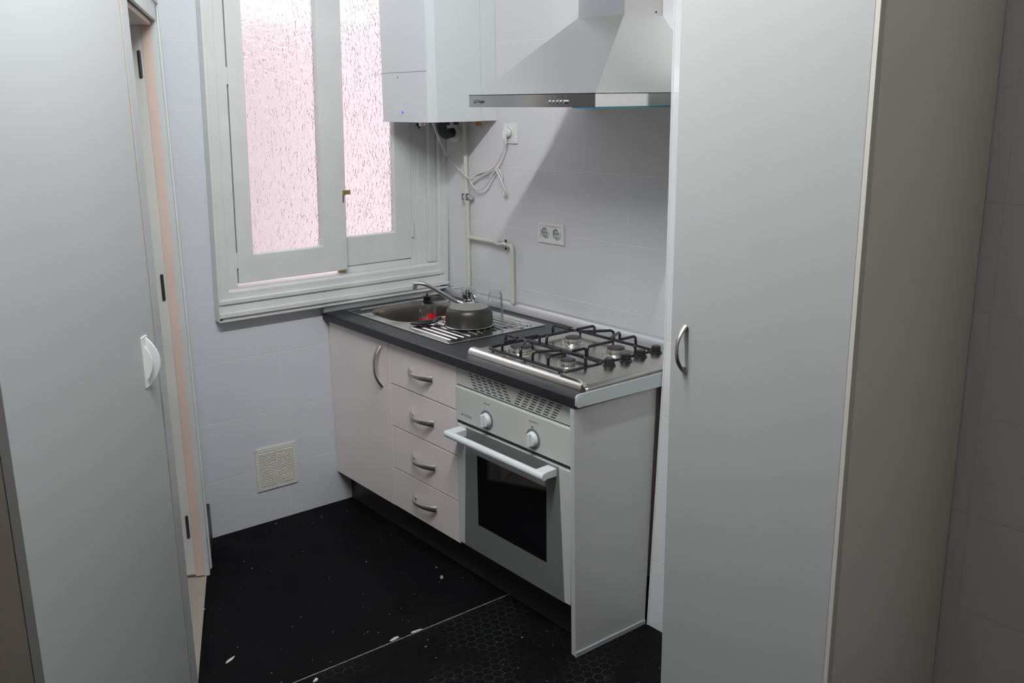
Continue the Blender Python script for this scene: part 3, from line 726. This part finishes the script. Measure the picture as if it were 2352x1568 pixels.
# fittings under the boiler
def fit(name, ma, parts, label=None):
    mb = MB()
    for p in parts: mb.cyl(*p)
    return mb.build(name, ma, bo, label=label)
fit('drain_valve', 'satin', [((-.20, -.180, 1.585), (-.20, -.180, 1.566), .015), ((-.20, -.160, 1.572), (-.20, -.205, 1.576), .007)])
fit('valve_knob', 'black', [((-.203, -.140, 1.573), (-.203, -.158, 1.562), .006)])
fit('pipe_coupling', 'black', [((-.15, -.276, 1.585), (-.15, -.276, 1.570), .011)])
fit('pipe_coupling', 'black', [((-.15, -.336, 1.585), (-.15, -.336, 1.573), .011)])
fit('copper_stub', 'copper', [((-.03, -.322, 1.585), (-.03, -.322, 1.565), .0115)], 'short copper pipe stub')
fl = thing('waste_hose', 'black rubber hose bending into the wall flange under the boiler', 'hose', (-.05, -.12, 1.55))
MB().tube([(-.102, -.160, 1.584), (-.100, -.163, 1.565), (-.092, -.160, 1.545), (-.066, -.142, 1.531), (-.030, -.120, 1.532), (-.004, -.112, 1.534)], [.019, .020, .021, .021, .020, .019], n=20, smooth=6).build('hose', 'rubber', fl)
MB().lathe([(.020, 0), (.041, 0), (.041, .003), (.036, .007), (.020, .008)], (-.0005, -.112, 1.534), 36, (-1, 0, 0)).build('wall_flange', 'whiteplas', fl)

# ------------------------------------------------------------------ gas pipe with valves
gp = thing('gas_pipe', 'cream painted gas pipe with branch running down the wall behind the tap', 'pipe', (-.02, -.22, .86))
R_ = .0088
mb = MB(); mb.cyl((-.02, -.220, .877), (-.02, -.220, 1.262), R_); mb.cyl((-.02, -.217, 1.290), (-.02, -.213, 1.584), R_)
mb.cyl((-.02, -.220, 1.085), (-.02, -.220, 1.135), R_ * 1.25); mb.cyl((-.02, -.220, 1.195), (-.02, -.220, 1.215), R_ * 1.2)
mb.cyl((-.02, -.220, 1.245), (-.02, -.220, 1.262), R_ * 1.3); mb.cyl((-.02, -.217, 1.29), (-.02, -.217, 1.31), R_ * 1.3)
mb.cyl((-.02, -.220, 1.109), (-.02, -.430, 1.106), R_ * .95); mb.cyl((-.02, -.220, 1.109), (-.02, -.243, 1.109), R_ * 1.2)
mb.tube([(-.02, -.487, 1.104), (-.02, -.505, 1.103), (-.02, -.514, 1.096), (-.02, -.517, 1.083), (-.02, -.517, .885), (-.021, -.516, .870), (-.024, -.514, .866)], [R_, R_, R_, R_, R_, R_ * .9, .003], n=16)
mb.build('tubing', 'cream', gp)
mb = MB(); mb.cyl((-.02, -.219, 1.262), (-.02, -.219, 1.290), .0125, n=6); mb.cyl((-.005, -.219, 1.276), (-.035, -.219, 1.276), .009); mb.cyl((-.02, -.219, 1.276), (-.02, -.245, 1.276), .006); mb.cyl((-.02, -.24, 1.276), (-.02, -.252, 1.276), .010, n=10)
mb.box(-.034, -.008, -.203, -.192, 1.262, 1.290, .002); mb.cyl((-.02, -.19, 1.276), (-.02, -.182, 1.276), .004)
mb.build('stop_valve', 'chrome', gp, label='chrome stop valve')
mb = MB(); mb.cyl((-.02, -.428, 1.106), (-.02, -.470, 1.105), .0105, n=6); mb.cyl((-.02, -.462, 1.105), (-.02, -.488, 1.104), .012, n=10)
mb.tube([(-.034, -.470, 1.107), (-.036, -.440, 1.104), (-.036, -.415, 1.112)], [.004, .006, .007], n=8, ry=[.0015] * 3, up=(-1, 0, 0))
mb.build('branch_valve', 'steel', gp, label='small grey lever valve')
for z_ in (1.116, 1.084): MB().cyl((-.022, -.478, z_), (-.022, -.478, z_ + .008), .005, n=10).build('pipe_clip_screw', 'darkmetal', gp)

# ------------------------------------------------------------------ sockets and cable
def socket_face(mb_, y, z, r=.019):
    return mb_.lathe([(0, .0005), (r * .85, .0005), (r * .92, .0010), (r, .0075), (r * 1.08, .0078), (r * 1.1, .006)], (-.003, y, z), 36, (-1, 0, 0))
s1 = thing('wall_socket', 'white double wall socket on the counter wall tiles', 'socket', (-.004, -.735, 1.172))
mb = MB(); z0, z1 = 1.137, 1.208; y0, y1 = -.807, -.660
for a in ((-.8035, -.7385), (-.7335, -.6635)): pass
mb.box(-.007, -.0005, y0, y1, z0 - .002, z0 + .010); mb.box(-.007, -.0005, y0, y1, z1 - .008, z1 + .002)
mb.box(-.007, -.0005, y0, y0 + .012, z0 + .010, z1 - .008); mb.box(-.007, -.0005, y1 - .010, y1, z0 + .010, z1 - .008); mb.build('cover_frame', 'whiteplas', s1)
for yc in (-.7000, -.7660):
    ins = MB(); ins.box(-.0035, -.0005, yc - .033, yc + .033, z0 + .008, z1 - .006)
    for q in range(1): pass
    io = ins.build('socket_insert', 'whiteplas', s1)
    MB().lathe([(.0190, .0), (.0215, .0), (.0222, .0035), (.0205, .0055), (.0192, .005)], (-.0035, yc, 1.1735), 36, (-1, 0, 0)).build('socket_ring', 'whiteplas', io)
    MB().cyl((-.0034, yc, 1.1735), (-.0042, yc, 1.1735), .0188, n=36).build('socket_well', mat('socket_well_grey', (.50, .50, .50), .5), io)
    mb = MB(); mb.cyl((-.004, yc - .008, 1.1735), (-.0048, yc - .008, 1.1735), .0026, n=12); mb.cyl((-.004, yc + .008, 1.1735), (-.0048, yc + .008, 1.1735), .0026, n=12); mb.box(-.0048, -.004, yc - .002, yc + .002, 1.156, 1.160); mb.box(-.0048, -.004, yc - .002, yc + .002, 1.187, 1.191); mb.build('socket_holes', 'ink', io)
s2 = thing('wall_socket', 'white single wall socket holding a plug, below the boiler corner', 'socket', (-.004, -.495, 1.538))
mb = MB(); mb.box(-.007, -.0005, -.537, -.453, 1.500, 1.576, .002); mb.build('cover_frame', 'whiteplas', s2)
MB().box(-.009, -.006, -.530, -.462, 1.508, 1.569, .0015).build('socket_insert', 'whiteplas', s2)
MB().lathe([(.0195, 0), (.0225, 0), (.0222, .004), (.0200, .0045)], (-.009, -.494, 1.540), 36, (-1, 0, 0)).build('socket_ring', 'whiteplas', s2)
pc = thing('power_cable', 'white power cable looping from the boiler to its plug', 'cable', (-.03, -.3, 1.45))
mb = MB(); mb.lathe([(.018, 0), (.0175, .012), (.014, .022), (0, .024)], (-.012, -.492, 1.541), 28, (-1, 0, 0)); mb.tube([(-.030, -.492, 1.545), (-.033, -.492, 1.525), (-.026, -.492, 1.500)], [.010, .009, .005], n=12, smooth=4)
mb.build('plug', 'whiteplas', pc)
P = [(-.20, -.247, 1.585), (-.13, -.171, 1.535), (-.08, -.134, 1.486), (-.045, -.114, 1.447), (-.022, -.153, 1.396), (-.026, -.21, 1.368), (-.034, -.232, 1.362), (-.034, -.27, 1.353), (-.020, -.315, 1.372), (-.018, -.37, 1.392), (-.022, -.405, 1.402), (-.03, -.440, 1.388), (-.032, -.475, 1.345), (-.024, -.487, 1.307), (-.016, -.466, 1.298), (-.014, -.452, 1.330), (-.018, -.452, 1.375), (-.024, -.425, 1.398), (-.028, -.36, 1.330), (-.028, -.31, 1.312), (-.028, -.272, 1.325), (-.030, -.268, 1.352), (-.030, -.320, 1.378), (-.032, -.395, 1.393), (-.030, -.440, 1.425), (-.028, -.475, 1.47), (-.026, -.491, 1.503)]
MB().tube(P, .0034, n=10, smooth=6).build('cord', 'cord', pc)

# ------------------------------------------------------------------ wall vent
vg = thing('vent_grille', 'square white louvred vent grille low on the window wall tiles', 'vent', (-.85, -.003, .14))
GX0, GX1, GZ0, GZ1 = -.9375, -.7605, .140, .318
mb = MB(); mb.box(GX0, GX1, -.0055, -.0005, GZ0, GZ0 + .017); mb.box(GX0, GX1, -.0055, -.0005, GZ1 - .017, GZ1)
mb.box(GX0, GX0 + .016, -.0055, -.0005, GZ0 + .017, GZ1 - .017); mb.box(GX1 - .016, GX1, -.0055, -.0005, GZ0 + .017, GZ1 - .017); mb.box(-.8535, -.8445, -.0055, -.0005, GZ0 + .017, GZ1 - .017)
mb.build('frame', 'grille', vg)
MB().box(GX0 + .01, GX1 - .01, -.0015, -.0003, GZ0 + .01, GZ1 - .01).build('backing', 'ink', vg)
mb = MB(); n = 21
for k in range(n):
    z = GZ0 + .018 + (GZ1 - GZ0 - .036) * k / n; dz = (GZ1 - GZ0 - .036) / n
    for a, b_ in ((GX0 + .017, -.8545), (-.8435, GX1 - .017)):
        mb.prism([(-.0015, z + dz * .86), (-.0080, z + dz * .30), (-.0070, z + dz * .10), (-.001, z + dz * .50)], a, b_, 'x')
mb.build('louvres', 'grille_slat', vg, smooth=0)
for x in (GX0 + .006, GX1 - .006):
    for z in (GZ0 + .006, GZ1 - .006): MB().cyl((x, -.005, z), (x, -.0062, z), .0018, n=10).build('screw', 'greyplas', vg)

# ------------------------------------------------------------------ tall cabinet right
tc = thing('tall_cabinet', 'tall white cupboard with arched metal handle in the right foreground', 'cupboard', (-.49, -2.22, 0))
TX, TY0, TY1 = -.73, -1.996, -2.455; TH = 2.30
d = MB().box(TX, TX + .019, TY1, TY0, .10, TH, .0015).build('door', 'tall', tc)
MB().box(TX + .0005, TX + .0185, TY1 - .0105, TY1 + .0002, .10, TH, .001).build('edge_band', 'edge', d, label='beige edge strip of the door')
bow(MB(), (TX, -2.040, 1.106), .108, .027, (0, 0, 1), w=.005, th=.003).build('handle', 'satin', d)
mb = MB(); mb.box(TX + .022, -.2450, TY1 - .004, TY1 + .012, 0, TH, .0008); mb.box(TX + .022, -.2450, TY0 - .016, TY0 - .001, 0, TH); mb.box(TX + .022, -.2450, TY1 + .012, TY0 - .016, TH - .016, TH); mb.box(TX + .06, -.245, TY1 + .012, TY0 - .016, .0, .09)
mb.build('body', 'tall_side', tc)

# ------------------------------------------------------------------ tall closet left
F0 = Vector((-1.562, -.960, 0)); u2 = Vector((-.616, -.788, 0)); u2.normalize(); n2 = Vector((-u2.y, u2.x, 0))
FR2 = Matrix(((u2.x, n2.x, 0, F0.x), (u2.y, n2.y, 0, F0.y), (0, 0, 1, 0), (0, 0, 0, 1)))
tl = thing('tall_closet', 'tall white closet with small white pull in the left foreground', 'closet', frame=FR2)
SE = .809
mb = MB(); mb.box(.0, .045, -.45, 0, 0, 2.6, .001); mb.box(SE - .02, SE, -.45, -.022, 0, 2.6, .001); mb.box(.045, SE - .02, -.45, -.03, 2.58, 2.6); mb.box(.045, SE - .02, -.46, -.45, 0, 2.6); mb.box(.045, SE - .02, -.45, -.05, 0, .05)
mb.build('body', 'closet_side', tl)
MB().box(.001, .0445, -.02, .0008, 0, 2.6, .0005).build('edge_strip', 'tall', tl)
MB().box(.045, .060, -.03, -.02, .02, 2.58).build('shadow_gap', 'black', tl)  # black strip in place of the shade between door and end panel
d = MB().box(.0525, SE, -.020, .0, .015, 2.595, .0015).build('door', 'tall_left', tl)
mb = MB(); mb.box(.112, .148, .0, .004, .972, 1.102, .001)
pr_ = []
for i in range(13):
    u = i / 12; pr_.append((.004 + .030 * math.sin(math.pi * u) ** .8, .976 + .120 * u))
mb.prism([(.0, .976)] + pr_ + [(.0, 1.096)], .118, .124, 'x')
mb.prism([(.0, .990)] + [(.003 + .017 * math.sin(math.pi * i / 12) ** .8, .990 + .09 * i / 12) for i in range(13)] + [(.0, 1.080)], .135, .140, 'x')
mb.build('handle', 'whiteplas', d)

# ------------------------------------------------------------------ bits on the floor
def chip(x, y, sx, sy, h, rz, label, flat=True):
    random.seed(int((x * 977 + y * 131) * 100)); b = bmesh.new(); n = 9; lo_ = []; hi_ = []
    for i in range(n):
        a = 2 * math.pi * i / n; r = .6 + .5 * random.random(); px, py = r * sx * math.cos(a), r * sy * math.sin(a)
        c, s_ = math.cos(rz), math.sin(rz); X, Y = x + px * c - py * s_, y + px * s_ + py * c
        lo_.append(b.verts.new((X, Y, .0003))); hi_.append(b.verts.new((x + (X - x) * .9, y + (Y - y) * .9, .0003 + h * (.6 + .4 * random.random()))))
    b.faces.new(lo_[::-1]); b.faces.new(hi_)
    for i in range(n): j = (i + 1) % n; b.faces.new((lo_[i], lo_[j], hi_[j], hi_[i]))
    mb = MB(); mb.merge(b); o = mb.build('paint_flake', 'flake', smooth=0); tag(o, label, 'paint flake', 'paint flakes on the black floor'); return o
chip(-.628, -.850, .007, .006, .010, .3, 'pale crumb standing up on the black floor below the drawers')
chip(-1.424, -.858, .024, .006, .002, .5, 'white paint flake on the floor near the left closet foot')
chip(-.893, -1.088, .026, .005, .002, -.1, 'white flake on the floor seam, nearer the plinth')
chip(-.972, -1.083, .024, .007, .002, .15, 'white flake on the floor seam, second from the plinth')
chip(-1.27, -1.125, .012, .007, .003, .3, 'white flake below the floor seam, nearest the left closet')

# ------------------------------------------------------------------ ceiling fluorescent lamp (the light source of the room)
cl = thing('ceiling_light', 'fluorescent tube lamp on the ceiling in the middle of the room', 'lamp', (LAMP[0], LAMP[1], H))
MB().box(LAMP[0] - .63, LAMP[0] + .63, LAMP[1] - .025, LAMP[1] + .025, H - .03, H - .0005, .004).build('fitting', 'whiteplas', cl)
M['tube'] = mat('fluorescent_tube', (.9, .9, .9), .5)
_b = M['tube'].node_tree.nodes['Principled BSDF']; _b.inputs['Emission Color'].default_value = (.965, .985, 1, 1); _b.inputs['Emission Strength'].default_value = TUBE_POWER
MB().cyl((LAMP[0] - .6, LAMP[1], LAMP[2]), (LAMP[0] + .6, LAMP[1], LAMP[2]), .019, n=10).build('tube', 'tube', cl)
for sx_ in (-1, 1): MB().box(LAMP[0] + sx_ * .612 - .012, LAMP[0] + sx_ * .612 + .012, LAMP[1] - .018, LAMP[1] + .018, LAMP[2] - .022, H - .029).build('tube_holder', 'whiteplas', cl)
